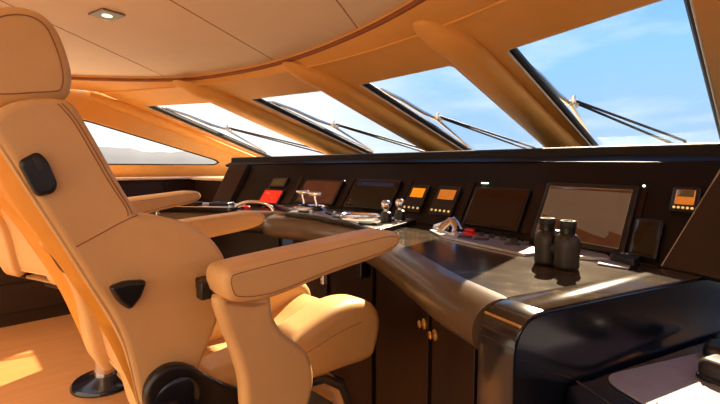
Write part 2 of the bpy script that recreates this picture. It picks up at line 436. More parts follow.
def end_slab(q, off):
    q = ccw(q); m_ = MB(); m_.rings([[pan(x, v, -.01) for x, v in q], [pan(x, v, off) for x, v in q]]); return m_
ER = [(-.268,-.008),(-.115,-.008),(-.10,.335),(-.166,.335)]
end_slab(ER, .012).build('end_panel', 'endp', dash, bevel=.003)
end_slab([(-3.09,-.02),(-2.93,-.02),(-2.97,.335),(-3.14,.335)], .03).build('end_panel', 'endp', dash, bevel=.004)
m_ = MB(); m_.tube([pan(x, v, .0125) for x, v in (ER[3], ER[0], ER[1], ER[2])], .0016, n=6); m_.build('edge_piping', 'steel', dash)
# lighter vertical dividers between the screens
for X, w in ((-2.44,.05),(-1.97,.03),(-1.505,.03),(-1.1,.045),(-.735,.05),(-.365,.03)):
    m_ = MB(); m_.rings([[pan(X-w/2,.02,.0), pan(X-w/2,.02,.004), pan(X+w/2,.02,.004), pan(X+w/2,.02,0)], [pan(X-w/2,.235,0), pan(X-w/2,.235,.004), pan(X+w/2,.235,.004), pan(X+w/2,.235,0)]])
    m_.build('divider_strip', 'cab', dash)

# screens and instruments on the panel
def plate(x0, x1, v0, v1, o0, o1, r=.006):
    m_ = MB(); q = ccw(rrect(x0, v0, x1, v1, r, 3))
    m_.rings([[pan(x, v, o0) for x, v in q], [pan(x, v, o1-.002) for x, v in q], [pan(x, v, o1) for x, v in inset(q, .002)]])
    return m_
def device(name, cat_, x0, x1, v0, v1, label, sm, b=.012, bot=None, group=None, frame='black', th=.014):
    o = thing(name, pan((x0+x1)/2, v0, .001), label, cat_, group)
    plate(x0, x1, v0, v1, .0005, th).build('housing', frame, o)
    s = plate(x0+b, x1-b, v0+(bot or b), v1-b, th, th+.002, .003).build('display', sm, o)
    return o, s
def mark(parent, name, x0, x1, v0, v1, m_, o0=.016, o1=.0168): return plate(x0, x1, v0, v1, o0, o1, min(.001, (v1-v0)*.3)).build(name, m_, parent)
GI = 'dashboard instruments'
device('instrument_display', 'display', -2.68,-2.535,.145,.222, 'small olive instrument above the red display at the far left of the dashboard', 'scr_olive')
o, s = device('instrument_display', 'display', -2.70,-2.51,.0,.128, 'instrument with a glowing red display at the left end of the dashboard', 'scr_red', .014)
mark(s, 'readout', -2.66,-2.62,.085,.09,'scr_mark'); mark(s, 'readout', -2.62,-2.575,.05,.054,'scr_mark')
o, s = device('monitor', 'screen', -2.365,-2.03,.03,.212, 'brown tinted monitor behind the two throttle levers', 'scr_brown')
m_ = MB(); m_.lathe([(.004,0),(.004,.003)], pan(-2.037,.216,.001), (0,-1,TP), 8); m_.build('status_light', 'led', o)
o, s = device('monitor', 'screen', -1.93,-1.565,.03,.225, 'black monitor with blue header bar and rows of small readings', 'scr_black')
mark(s, 'header_bar', -1.90,-1.60,.175,.205,'scr_blue'); random.seed(7)
for i in range(5):
    for j in range(3):
        if random.random() < .75:
            x = -1.90+j*.09+random.random()*.02; mark(s, 'readout', x, x+.02+.035*random.random(), .05+i*.024, .057+i*.024, 'scr_mark')
mark(s, 'readout', -1.74,-1.735,.184,.192,'scr_mark')
def autopilot(x0, x1, label, sm):
    o, s = device('autopilot_control', 'control unit', x0, x1, .04, .20, label, sm, .02, .085, 'autopilot units')
    n = 4 if sm == 'scr_orange' else 5
    for i in range(n):
        x = x0+.018+(x1-x0-.036)*i/(n-1); m_ = MB(); m_.lathe([(.0058,0),(.0058,.003),(.004,.0045)], pan(x,.062,.0142), (0,-1,TP), 10); m_.build('button', 'button', o)
autopilot(-1.475,-1.345, 'instrument with bright orange display, just right of the twin chrome levers', 'scr_orange')
autopilot(-1.285,-1.14, 'instrument with dull amber display and five lit buttons, right of the bright orange one', 'scr_amber')
o, s = device('monitor', 'screen', -1.055,-.77,.015,.206, 'switched off dark maroon monitor in the middle of the dashboard', 'scr_maroon', .008)
m_ = MB(); m_.box(pan(-1.02,.232,.004), (.035,.006,.006)); tag(m_.build('panel_lamp', 'led'), 'tiny pale lamp strip above the dark maroon monitor', 'lamp')
o, s = device('monitor', 'screen', -.705,-.372,.0,.243, 'large lit grey and brown chart monitor behind the binoculars', 'scr_grey', .016)
q = [(-.68,.02),(-.389,.02),(-.389,.062),(-.45,.075),(-.49,.07),(-.53,.088),(-.58,.085),(-.68,.10)]
m_ = MB(); m_.rings([[pan(x,v,.0162) for x,v in q], [pan(x,v,.017) for x,v in q]]); m_.build('chart_land', 'scr_land', s, smooth=False)
mark(s, 'menu_bar', -.685,-.39,.212,.222,'scr_land'); 
for i in range(6): mark(s, 'readout', -.62+i*.035,-.60+i*.035,.215,.219,'scr_mark',.0169,.0175)
m_ = MB(); m_.lathe([(.004,0),(.004,.003)], pan(-.362,.25,.001), (0,-1,TP), 8); m_.build('status_light', 'led', o)
o, s = device('instrument_display', 'display', -.278,-.210,.165,.245, 'small instrument with olive and orange display near the right end of the dashboard', 'scr_amber', .01, .022)
mark(s, 'header_bar', -.266,-.222,.21,.233,'scr_olive')
for i in range(5):
    m_ = MB(); m_.lathe([(.0035,0),(.0035,.003)], pan(-.266+.011*i,.176,.0142), (0,-1,TP), 8); m_.build('button', 'button', o)
device('monitor', 'screen', -.36,-.285,.008,.13, 'narrow blank black monitor at the right end beside the end panel', 'scr_black', .006)

# ------------------------------------------------------------------ worktop, padded edge and cabinets
ZT = .876
EDGE = [(-.427,.838),(-.455,.856),(-.60,.925),(-.77,1.03),(-1.03,1.185),(-1.30,1.315),(-1.55,1.40),(-1.78,1.42),(-1.96,1.385),(-2.07,1.36),(-2.13,1.385),(-2.15,1.46),(-2.2,1.52),(-2.4,1.42),(-2.65,1.24),(-2.9,1.02),(-3.1,.82)]
ED = cat([V(p) for p in EDGE], 4, closed=False)
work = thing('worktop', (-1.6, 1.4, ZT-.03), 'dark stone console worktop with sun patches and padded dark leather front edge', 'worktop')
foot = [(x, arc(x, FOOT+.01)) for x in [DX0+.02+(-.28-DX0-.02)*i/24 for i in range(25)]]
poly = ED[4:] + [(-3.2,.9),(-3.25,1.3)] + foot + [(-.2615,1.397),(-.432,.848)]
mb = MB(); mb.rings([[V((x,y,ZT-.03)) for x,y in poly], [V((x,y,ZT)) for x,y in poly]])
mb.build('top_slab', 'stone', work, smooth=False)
def offs(path, d):
    o = []
    for i, p in enumerate(path):
        a = V(path[max(i-1,0)]); b = V(path[min(i+1,len(path)-1)]); t = (b-a).normalized(); o.append((p[0]-t.y*d, p[1]+t.x*d))
    return o
prof = [(0,.002)]+[(.074*math.sin(a), .072*(math.cos(a)-1)+.002) for a in [PI/2*i/8 for i in range(1,9)]]+[(.071,-.092),(.060,-.108),(.045,-.116),(.0,-.116)]
# front is on the port-aft side of the path direction
mb = MB(); mb.rings([[V((q[0],q[1],ZT+dz)) for q, dz in ((offs(ED, d)[i], dz) for d, dz in prof)] for i in range(len(ED))])
mb.build('padded_edge', 'bolster', work, angle=50)
# starboard end of the console: thick gloss black slab with a rounded front corner
A0, U = V((-.338,.813,0)), V((.297,.955,0)).normalized(); NP = V((-U.y, U.x, 0))
def endp(s, z, w): return A0 + U*s + NP*w + V((0,0,z))
q = rpoly([(-.078,.004),(.70,.004),(.70,.8775),(-.078,.8775)], [.002,.002,.002,.085], 8)
mb = MB(); mb.pillow(q, endp, 0, .097, .006, n=3)
ep = tag(mb.build('console_end_panel', 'gloss', angle=30), 'glossy black upright end panel with rounded top corner at the right of the console', 'panel')
# stone capping that rolls over its front corner, with a gold line along the lower edge
rim = [(-.078, .800), (-.078, .812)] + [(-.078+.060*(1-math.cos(a)), .822+.0555*math.sin(a)) for a in [PI/2*i/10 for i in range(11)]] + [(.1,.8775),(.3,.8775),(.692,.8775)]
src = ccw(q); m_ = MB(); R_ = []
ctr = V((.12, .70))
for a_, b_ in [(u, v) for u, v in src if (v > .80 and u < .2) or (v > .87)]:
    R_.append((a_, b_))
R_.sort(key=lambda p: (p[0]-p[1]*1.0))
nrm2 = []
for i, p_ in enumerate(R_):
    t_ = V(R_[min(i+1, len(R_)-1)])-V(R_[max(i-1, 0)]); t_ = t_.normalized() if t_.length > 1e-9 else V((0,1)); nrm2.append(V((-t_.y, t_.x)))
m_.rings([[endp(p_[0]+n_.x*e, p_[1]+n_.y*e, w) for e, w in ((.0005,.003),(.003,.005),(.003,.092),(.0005,.094))] for p_, n_ in zip(R_, nrm2)])
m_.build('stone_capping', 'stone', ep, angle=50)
p_ = R_[0]; m_ = MB(); m_.tube([endp(p_[0]-.003, p_[1], .003), endp(p_[0]-.003, p_[1], .094)], .003, n=8); m_.build('gold_line', 'brass', ep)

def sub(path, xa, xb):
    return [p for p in path if xb <= p[0] <= xa]
FINE = cat([V(p) for p in EDGE], 24, closed=False)
def cabinet(i0, i1, label, knob=None, group=None):
    pa = FINE[i0:i1+1]; mid = pa[len(pa)//2]
    o = thing('cabinet', (mid[0], mid[1], 0), label, 'cabinet', 'console cabinets')
    f = offs(pa, .012); bk = offs(pa, -.12); mb = MB(); pl = f+bk[::-1]
    mb.rings([[V((x,y,.002)) for x,y in pl], [V((x,y,.757)) for x,y in pl]]); mb.build('body', 'cab', o, smooth=False)
    g = pa[2:-2]; f0, f1 = offs(g, .0125), offs(g, .030); pl = f1+f0[::-1]
    mb = MB(); mb.rings([[V((x,y,.10)) for x,y in pl], [V((x,y,.745)) for x,y in pl]])
    d = mb.build('door', 'cab', o, angle=30, bevel=.002)
    if knob is not None:
        k = int(len(g)*knob); c = f1[k]; t = (V(g[k+1])-V(g[k-1])).normalized(); nv = V((-t.y, t.x, 0))
        m_ = MB(); m_.lathe([(.015,0),(.015,.003),(.011,.005),(.005,.006),(.005,.010),(.010,.012),(.011,.016),(.007,.019)], V((c[0],c[1],.70)), nv, 18)
        m_.build('knob', 'brass', d)
    return o
def ix(X, lo=0, hi=None):
    r = range(lo, hi or len(FINE)); return min(r, key=lambda i: abs(FINE[i][0]-X))
i1, i2, i3, i4 = ix(-.70,0,200), ix(-1.19,0,200), ix(-1.66,0,180), ix(-2.05,0,192)
cabinet(30, i1, 'dark wood console cabinet next to the black end panel, brass knob on its left', .88)
cabinet(i1, i2, 'dark wood console cabinet second from the black end panel, brass knob on its right', .09)
cabinet(i2, i3, 'dark plain cabinet behind the front edge of the near chair seat')
cabinet(i3, i4, 'dark cabinet under the throttle levers, behind the near chair armrests')
n = len(FINE)-1; j = ix(-2.66, 240)
cabinet(ix(-2.24, 255), j, 'dark cabinet under the port half of the console, nearest the throttles')
cabinet(j, n, 'dark cabinet at the far port end of the console')
# black catch under the padded edge
c = offs(FINE, .05)[ix(-1.27,0,200)]
mb = MB(); mb.pillow(rpoly([(-.03,-.06),(.03,-.05),(.03,.0),(-.03,.0)], .015), lambda u, v, w: V((c[0]+u*1.1, c[1]-u*.7+w, .768+v*1.5)), -.02, .02, .008)
tag(mb.build('edge_catch', 'black'), 'small black catch hanging below the padded console edge above the cabinets', 'catch')

def top(x, y, h=0): p = onZ(x, y, ZT+h); return V((p.x, p.y, ZT+h))
# raised throttle plate
tp = [(-1.20,1.235),(-1.45,1.345),(-1.78,1.395),(-2.02,1.375),(-2.12,1.47)] + [(x, arc(x, FOOT-.03)) for x in (-2.5,-2.3,-2.1,-1.9,-1.7,-1.5,-1.32)]
tp = ccw(tp)
throt = thing('throttle_plate', (-1.75,1.5,ZT), 'raised plate of switches and silver strips around the throttle levers', 'control panel')
mb = MB(); mb.rings([[V((x,y,ZT+.001)) for x,y in tp], [V((x,y,ZT+.020)) for x,y in tp]]); mb.build('base', 'black', throt, bevel=.004)
mb = MB(); q = inset(tp, .02); mb.rings([[V((x,y,ZT+.0205)) for x,y in q], [V((x,y,ZT+.023)) for x,y in q]]); mb.build('face_plate', 'silver', throt, bevel=.001)
random.seed(3)
def oval(c, a, b, rz, z0, z1, r=.006, m_='black', parent=None, name='bezel'):
    q = [(math.cos(2*PI*i/28)*a, math.sin(2*PI*i/28)*b) for i in range(28)]
    R = Matrix.Rotation(rz, 3, 'Z'); m2 = MB(); m2.pillow(q, lambda u, v, w: V((c[0], c[1], 0)) + R @ V((u, v, 0)) + V((0,0,w)), z0, z1, r, n=3, r1=r); return m2.build(name, m_, parent)
ZP = ZT+.0235
for x, y, a, b in ((-2.3,1.60,.05,.03),(-1.86,1.60,.06,.028),(-1.66,1.60,.05,.03),(-1.95,1.45,.04,.022),(-1.62,1.42,.045,.02),(-1.38,1.53,.05,.03),(-1.34,1.34,.05,.022)):
    oval((x,y), a, b, .1, ZP, ZP+.008, .003, 'black', throt, 'recess_cover')
for i in range(26):
    x = -2.35+random.random()*1.05; y = arc(x, FOOT-.08-.2*random.random())
    if any(abs(x-a) < .05 for a in (-2.14,-2.02,-1.47,-1.40)): continue
    m_ = MB(); m_.box((x, y, ZP+.004), (.018,.012,.008)); m_.build('switch', 'chrome' if i % 3 else 'black', throt, bevel=.002)
for (x, y) in ((-2.08,1.60),(-1.52,1.47)):
    pts = [V((x+.11*math.cos(a), y+.085*math.sin(a), ZP+.012)) for a in [2*PI*i/36 for i in range(36)]]
    m_ = MB(); m_.tube(pts, .008, closed=True); m_.build('rim', 'chrome', throt)

def lever(x, y, label):
    o = thing('throttle_lever', (x, y, ZP), label, 'throttle lever', 'throttle levers')
    m_ = MB(); m_.lathe([(.034,.0005),(.034,.01),(.022,.02),(.016,.026)], (x,y,ZP)); m_.build('boot', 'black', o)
    m_ = MB(); m_.tube([(x,y,ZP+.02),(x,y-.004,ZP+.045),(x-.008,y-.006,ZP+.068),(x-.012,y-.004,ZP+.09)], [.010,.008,.008,.011], n=10); m_.build('stem', 'chrome', o)
    R = Matrix.Rotation(math.radians(20), 3, 'Z'); q = [(math.cos(2*PI*i/24)*.046, math.sin(2*PI*i/24)*.02) for i in range(24)]
    m_ = MB(); m_.pillow(q, lambda u, v, w: V((x-.012, y-.004, 0)) + R @ V((u,v,0)) + V((0,0,w+.03*abs(u)*0)), ZP+.084, ZP+.108, .010, n=4); m_.build('handle', 'chrome', o)
lever(-2.145, 1.60, 'left one of the two chrome T-handled throttle levers')
lever(-1.965, 1.555, 'right one of the two chrome T-handled throttle levers')
def knob_lever(x, y, label):
    o = thing('thruster_joystick', (x, y, ZP), label, 'joystick', 'twin joysticks')
    m_ = MB(); m_.lathe([(.026,.0005),(.026,.03),(.022,.045),(.014,.05)], (x,y,ZP)); m_.build('boot', 'black', o)
    m_ = MB(); m_.lathe([(.012,.048),(.011,.06),(.02,.07)], (x,y,ZP)); m_.build('stem', 'steel', o)
    m_ = MB(); m_.lathe([(.012,.066),(.022,.072),(.0235,.082),(.021,.092),(.013,.099),(.001,.101)], (x,y,ZP)); m_.build('ball_top', 'chrome', o)
pa = top(386, 223, .02); pb = top(400, 221, .02)
knob_lever(pa.x, pa.y, 'left chrome topped joystick of the pair at the middle of the console')
knob_lever(pb.x, pb.y, 'right chrome topped joystick of the pair at the middle of the console')

# chrome triangular fairlead-like bracket on the worktop
p0 = top(452, 233); o = thing('chrome_bracket', (p0.x, p0.y, ZT), 'chrome triangular mount with two openings on the worktop below the maroon monitor', 'bracket')
Rz = Matrix.Rotation(math.radians(-30), 3, 'Z')
T3 = lambda u, v, w: V((p0.x, p0.y-.005, ZT)) + Rz @ V((u, v, 0)) + V((0,0,w))
m_ = MB(); m_.pillow(rpoly([(-.105,-.05),(.105,-.05),(.07,.045),(-.07,.045)], .025), T3, .001, .016, .006, n=3); m_.build('base_plate', 'chrome', o)
for sx in (-1, 1):
    m_ = MB(); m_.tube([T3(sx*.095,-.03,.012), T3(sx*.05,-.005,.032), T3(sx*.012,.0,.05)], [.014,.014,.016], n=10); m_.build('side_bar', 'chrome', o)
m_ = MB(); m_.tube([T3(0,-.048,.01), T3(0,-.02,.038), T3(0,.005,.052), T3(0,.038,.012)], [.022,.018,.018,.022], n=10); m_.build('centre_bar', 'chrome', o)

# switch strip along the foot of the panel
def flat(name, label, c_, pts, h, m_, r=.012, z0=.001, group=None):
    b = MB(); q = rpoly([(p.x, p.y) for p in pts], r); b.rings([[V((x,y,ZT+z0)) for x,y in ccw(q)], [V((x,y,ZT+z0+h)) for x,y in ccw(q)]])
    o = b.build(name, m_, bevel=.002); 
    if label: tag(o, label, c_, group)
    return o
sp = [(-1.12,1.49),(-1.0,1.40),(-.80,1.335),(-.60,1.28),(-.57,1.36),(-.72,1.50),(-1.06,1.60)]
o = flat('switch_panel', 'long silver switch plate with black toggles left of the binoculars', 'switch panel', [V(p) for p in sp], .008, 'silver')
for i in range(7):
    x = -.98+i*.052; y = arc(x, FOOT-.075)-.03
    m_ = MB(); m_.box((x, y, ZT+.015), (.022,.014,.014), Matrix.Rotation(.25,3,'Z')); m_.build('toggle', 'black', o, bevel=.003)
for x, y in ((-.83,1.42),(-.70,1.40),(-.90,1.42)):
    m_ = MB(); m_.box((x, y, ZT+.0115), (.05,.03,.006), Matrix.Rotation(.25,3,'Z')); m_.build('label_plate', 'grip', o, bevel=.002)
p = V((-.93, 1.50, ZT+.0092)); o = thing('emergency_switch', p, 'bright red guarded switch at the foot of the dark maroon monitor', 'switch')
m_ = MB(); m_.lathe([(.024,0),(.024,.006),(.018,.009)], p, n=20, sx=1.2); m_.build('collar', 'red', o)
m_ = MB(); m_.pillow(rpoly([(-.02,-.010),(.02,-.010),(.02,.010),(-.02,.010)], .006), lambda u, v, w: p+V((u, v, w)), .008, .022, .006, n=3); m_.build('cap', 'red', o)
p = top(247, 209); m_ = MB(); m_.lathe([(.026,.001),(.026,.014),(.018,.022),(.001,.024)], p, n=16); tag(m_.build('push_button', 'red'), 'small red push button on the port console near the far throttle rim', 'button')
flat('keypad', 'flat silver keypad at the foot of the large chart monitor', 'keypad', [top(563,251), top(602,253), top(611,262), top(572,259)], .010, 'silver', .01)
flat('note_card', 'small white crumpled card near the right end panel', 'card', [top(602,259.5), top(632,262), top(629,270), top(597,265)], .004, 'paper', .008)
o = flat('phone', 'black handheld radio lying beside the white card near the end panel', 'radio', [top(618,257.5), top(642,263), top(634,268.5), top(609,261.5)], .018, 'black', .01, .0052)
m_ = MB(); c0 = top(622, 261); 
for i in range(3): m_.box((c0.x+.012*i, c0.y+.002*i, ZT+.0242), (.008,.008,.002))
m_.build('keys', 'steel', o)

# binoculars standing on their objective lenses
pL, pR = onZ(546, 264, ZT), onZ(566, 269, ZT)
mid = (pL+pR)/2
bi = thing('binoculars', (mid.x, mid.y, ZT), 'dark rubber armoured binoculars standing upright on the worktop', 'binoculars')
dv = (pR-pL); dv.z = 0; dv.normalize(); SEP = .068
for sgn in (-1, 1):
    c = V((mid.x, mid.y, ZT))+dv*(sgn*SEP/2)
    m_ = MB(); m_.lathe([(.026,.001),(.0305,.004),(.032,.012),(.031,.03),(.0325,.055),(.0325,.072),(.030,.084),(.024,.093),(.019,.097)], c, n=28); b = m_.build('barrel', 'bino', bi, angle=60)
    m_ = MB(); m_.lathe([(.019,.095),(.0185,.112),(.019,.114)], c, n=24); m_.build('eyepiece', 'black', b)
    m_ = MB(); m_.lathe([(.0205,.113),(.0215,.116),(.0215,.128),(.019,.131),(.014,.131),(.012,.122),(.001,.121)], c, n=24); m_.build('eyecup', 'rubber', b)
m_ = MB(); c = V((mid.x, mid.y, ZT)); m_.tube([c-dv*.02+V((0,0,.05)), c+dv*.02+V((0,0,.05))], .02, n=12); m_.build('bridge', 'bino', bi)
m_ = MB(); m_.lathe([(.008,.05),(.008,.085),(.012,.086),(.012,.1),(.008,.102)], c, n=16); m_.build('focus_wheel', 'black', bi)

# port end tray with instruments lying on it
tr = thing('console_tray', (-2.72,1.0,ZT), 'low glossy black tray on the port wing of the console', 'tray')
q = [(-2.46,1.30),(-2.70,1.13),(-2.92,.93),(-3.04,.84),(-3.2,1.0),(-3.1,1.22),(-2.62,1.5)]
m_ = MB(); q = ccw(rpoly(q, .05)); m_.rings([[V((x,y,ZT+.001)) for x,y in q], [V((x,y,ZT+.02)) for x,y in q]]); m_.build('base', 'gloss', tr, bevel=.006)
m_ = MB(); m_.tube([V((x,y,ZT+.022)) for x,y in inset(q,.012)], .006, closed=True); m_.build('rim', 'chrome', tr)
for k, (x, y, a, l) in enumerate(((-2.95,1.0,.75,'flat black box at the outer end of the port console tray'),(-2.78,1.16,.7,'flat black box in the middle of the port console tray'),(-2.62,1.30,.65,'flat black box on the port console tray nearest the throttles'))):
    R = Matrix.Rotation(a, 3, 'Z'); c = V((x,y,ZT+.0205)); o = thing('control_box', c, l, 'control box', 'boxes on the port tray')
    m_ = MB(); m_.box(c+V((0,0,.014)), (.13,.10,.028), R); m_.build('body', 'black', o, bevel=.006)
    m_ = MB(); m_.box(c+V((0,0,.0295)), (.10,.07,.003), R); m_.build('display', 'scr_blue', o)
p = V((-2.40,1.40,ZT)); pts = [p+V((-.13*math.cos(a)*.9, -.11*math.cos(a)*.6, .055*math.sin(a)+.004)) for a in [PI*i/14 for i in range(15)]]
m_ = MB(); m_.tube(pts, .010, n=10); tag(m_.build('grab_rail', 'chrome'), 'low curved chrome rail on the console left of the throttle levers', 'grab rail')

# side console at the right with a pad, a card and a hand control
ZS = .72
def stop(x, y): p = onZ(x, y, ZS+.004); return p
sc = thing('side_console', (.15,1.3,0), 'lower black side console at the bottom right of the photo', 'console')
PO = [(-.326,.868),(-.285,.815),(-.10,.70),(.55,.70),(.62,1.9),(.0,1.9)]
# keep the body just clear of the end panel
PO = [(x+.012, y) for x, y in PO]
m_ = MB(); q = ccw(PO); m_.rings([[V((x,y,.002)) for x,y in q], [V((x,y,ZS)) for x,y in q]]); m_.build('body', 'gloss', sc, smooth=False, bevel=.006)
m_ = MB(); m_.tube([V((p.x,p.y,ZS+.001)) for p in (stop(577,380), stop(612,404), stop(640,425))], .0014, n=6); m_.build('inlay_line', 'steel', sc)
def slab(name, label, c_, px, z0, z1, m_, r):
    b = MB(); q = ccw(rpoly([(stop(*p).x, stop(*p).y) for p in px], r)); b.rings([[V((x,y,z0)) for x,y in q], [V((x,y,z1)) for x,y in q]]); return tag(b.build(name, m_, bevel=.002), label, c_)
slab('chart_pad', 'grey lilac pad lying on the black side console', 'pad', [(599,377),(742,343.5),(860,420),(720,470),(655,410)], ZS+.001, ZS+.006, 'pad', [.03,.02,.02,.02,.05])
slab('card', 'pale flat card on the grey pad in the bottom right corner', 'card', [(655,404),(735,379),(800,430),(700,450)], ZS+.0065, ZS+.010, 'paper', .006)
p = stop(713, 381); g = thing('hand_control', (p.x, p.y, ZS+.0065), 'rounded dark brown hand control resting on the grey pad', 'hand control')
R = Matrix.Rotation(math.radians(-20), 3, 'Z')
G3 = lambda u, v, w: V((p.x, p.y, ZS+.0065)) + R @ V((u+.012, v+.01, 0)) + V((0,0,w))
m_ = MB(); m_.pillow(rpoly([(-.035,-.035),(.05,-.035),(.05,.035),(-.035,.035)], .022), G3, .0, .046, .018, n=6, r1=.02); m_.build('grip', 'grip', g, angle=80)
m_ = MB(); m_.pillow(rpoly([(-.037,-.037),(.052,-.037),(.052,.037),(-.037,.037)], .022), G3, .0003, .012, .005, n=3); m_.build('base', 'rubber', g)
p = stop(720, 360); m_ = MB(); m_.pillow(rpoly([(-.03,-.03),(.08,-.03),(.08,.05),(-.03,.05)], .02), lambda u, v, w: V((p.x+u, p.y+v, ZS+.0065+w)), 0, .03, .012, n=4)
tag(m_.build('handset', 'black'), 'flat black handset behind the brown hand control at the right edge', 'handset')

# ------------------------------------------------------------------ helm chairs
CXC, CYC = -1.205, .62
XN = -.955
def mir(x): return 2*CXC - x
def make_chair(label):
    ch = thing('helm_chair', (CXC, CYC, 0), label, 'helm chair', 'helm chairs')
    # pedestal
    m_ = MB(); m_.lathe([(.165,.001),(.165,.012),(.155,.024),(.09,.034),(.06,.05)], (CXC,CYC,0), n=36); m_.build('base_disc', 'gloss', ch)
    m_ = MB(); m_.lathe([(.055,.0),(.055,.56)], (CXC,CYC,0), n=32); m_.build('pedestal', 'chrome', ch)
    m_ = MB(); m_.box((CXC,CYC+.02,.53), (.36,.42,.07)); m_.build('seat_frame', 'black', ch, bevel=.015)
    # backrest: two deep side wings, a middle cushion and a rounded rear shell
    wing = [(3,106),(30,98),(60,98),(74,104),(88,125),(105,155),(121,184),(134,205),(141,214),(158,216),(185,222),(206,233),(221,249),(229,268),(227,292),(219,322),(208,350),(196,378),(180,410),(160,432),(146,424),(138,402),(126,352),(114,322),(90,285),(60,238),(30,192),(0,146),(-12,124)]
    wq = cat([V(q) for q in yz(wing, XN)], 3)
    for s, nm in ((0, 1), (1, 2)):
        f = (lambda w: w) if s == 0 else mir
        m_ = MB(); m_.pillow(wq, lambda u, v, w: V((f(w), u, v)), XN, XN-.115, .015, n=5); m_.build('side_wing', 'leather', ch, angle=60)
    mid_ = inset(ccw(wq), .03)
    m_ = MB(); m_.pillow(mid_, YZ, XN-.10, mir(XN)+.10, .01, n=2); m_.build('back_cushion', 'leather', ch, angle=60)
    sh = [(-10,120),(8,143),(38,189),(68,235),(98,282),(121,320),(133,351),(144,401),(156,428),(142,424),(128,392),(106,345),(78,300),(43,250),(18,215),(-14,165),(-24,135)]
    sq = cat([V(q) for q in yz(sh, XN)], 3)
    fl = [V(q) for q in yz([(-12,124),(0,146),(30,192),(60,238),(90,285),(114,322),(126,352),(137,402),(150,430)], XN)]
    def behind(u, v):
        p = V((u, v)); best = 9
        for a, b in zip(fl, fl[1:]):
            e = b-a; k = max(0, min(1, (p-a).dot(e)/e.dot(e))); best = min(best, (p-a-e*k).length)
        return best
    R_ = []; hw = CXC-(XN-.006); sq = ccw(sq)
    for k in range(-10, 11):
        t = -k/10; dl_ = .12*(1-t*t)
        R_.append([V((CXC+hw*t*max(.4, 1-max(0, behind(u, v)-.008)*4), u+dl_*max(0, min(1, (1.10-v)/.28)), v)) for u, v in inset(sq, .008 if abs(k) == 10 else 0)])
    m_ = MB(); m_.rings(R_); m_.build('rear_shell', 'shell', ch, angle=70)
    # folded upholstery and slot on the rear shell
    m_ = MB(); f = yz([(40,246),(52,240),(74,262),(60,264)], -1.12); m_.pillow(cat([V(q) for q in f], 4), YZ, -1.10, -1.15, .010, n=3); m_.build('upholstery_fold', 'shell', ch)
    m_ = MB(); f = yz([(98,292),(110,287),(122,325),(108,315)], -1.12); m_.pillow(cat([V(q) for q in f], 4), YZ, -1.10, -1.15, .010, n=3); m_.build('upholstery_fold', 'shell', ch)
    m_ = MB(); f = yz([(46,246),(52,246),(66,268),(60,270)], -1.06); m_.pillow(cat([V(q) for q in f], 4), YZ, -1.03, -1.07, .006, n=3); m_.build('rear_slot', 'black', ch)
    # seams
    def seam(px, X, r=.0012, nm='seam', m='stitch', parent=ch):
        P_ = [V((X, a, b)) for a, b in cat([V(q) for q in yz(px, X)], 4, closed=False)]
        m_ = MB(); m_.tube(P_, r, n=6); m_.build(nm, m, parent)
    seam([(76,247),(100,234),(122,222),(138,215)], XN+.0003)
    seam([(58,104),(73,121),(91,151),(109,182),(126,208),(128,216)], XN+.0003)
    seam([(62,103),(77,121),(95,151),(113,182),(129,207),(132,214)], XN+.0003)
    seam([(-4,142),(2,148),(31,193),(61,239),(91,286),(114,323),(127,353),(138,402)], XN-.010, .0055, 'piping', 'leather')
    # headrest
    hd = [(-30,60),(-26,24),(-10,8),(14,4),(37,9),(55,23),(66,45),(73,69),(73,88),(65,99),(38,102),(5,104),(-14,101),(-27,86)]
    XH = -.975; hq = cat([V(q) for q in yz(hd, XH)], 4)
    m_ = MB(); m_.pillow(hq, YZ, XH, mir(XH), .022, n=6); h = m_.build('headrest', 'leather', ch, angle=70)
    m_ = MB(); m_.tube([V((XH-.0004, a, b)) for a, b in inset(ccw(hq), .017)], .0013, n=6, closed=True); m_.build('seam', 'stitch', h)
    a = onX(18, 108, -1.06)
    for X in (-1.06, mir(-1.06)):
        m_ = MB(); m_.lathe([(.012,-.05),(.012,.03)], (X, a.y+.005, a.z), n=12); m_.build('headrest_post', 'black', ch)
    # fittings on the near wing
    for s in (1, -1):
        fx = (lambda w: w) if s == 1 else mir
        f = rpoly(yz([(16,162),(37,151),(47,161),(57,184),(53,193),(36,197),(30,188)], XN), .012)
        m_ = MB(); m_.pillow(f, lambda u, v, w: V((fx(w), u, v)), XN-.004, XN+.016, .006, n=3, r1=.007); l = m_.build('side_latch', 'black', ch)
        f = rpoly(yz([(30,158),(38,157),(44,170),(36,173)], XN), .004); m_ = MB(); m_.pillow(f, lambda u, v, w: V((fx(w), u, v)), XN+.016, XN+.021, .002, n=2); m_.build('thumb_slide', 'grip', l)
        f = rpoly(yz([(107,286),(124,280),(145,279),(139,296),(128,309),(117,302)], XN), .010)
        m_ = MB(); m_.pillow(f, lambda u, v, w: V((fx(w), u, v)), XN-.004, XN+.02, .006, n=3, r1=.008); m_.build('recline_knob', 'black', ch)
        f = cat([V(q) for q in yz([(141,396),(146,378),(158,366),(172,361),(188,363),(202,371),(222,381),(246,390),(256,402),(250,425),(215,432),(172,432),(148,418)], XN)], 4)
        m_ = MB(); m_.pillow(f, lambda u, v, w: V((fx(w), u, v)), XN-.004, XN+.028, .01, n=4); pc = m_.build('pivot_cover', 'black', ch)
        c = onX(172, 395, XN); m_ = MB(); m_.lathe([(.05,0),(.05,.006),(.044,.010),(.001,.011)], V((fx(XN+.028)-(0), c.y, c.z)), (s,0,0), n=28); m_.build('pivot_cap', 'gloss', pc)
        # armrest with its hanging side panel
        arm = [(223,280),(227,270),(240,265),(272,257),(320,246),(368,235),(388,231),(398,233),(400,240),(396,248),(380,257),(332,274),(284,294),(260,301),(240,303),(229,300),(224,290)]
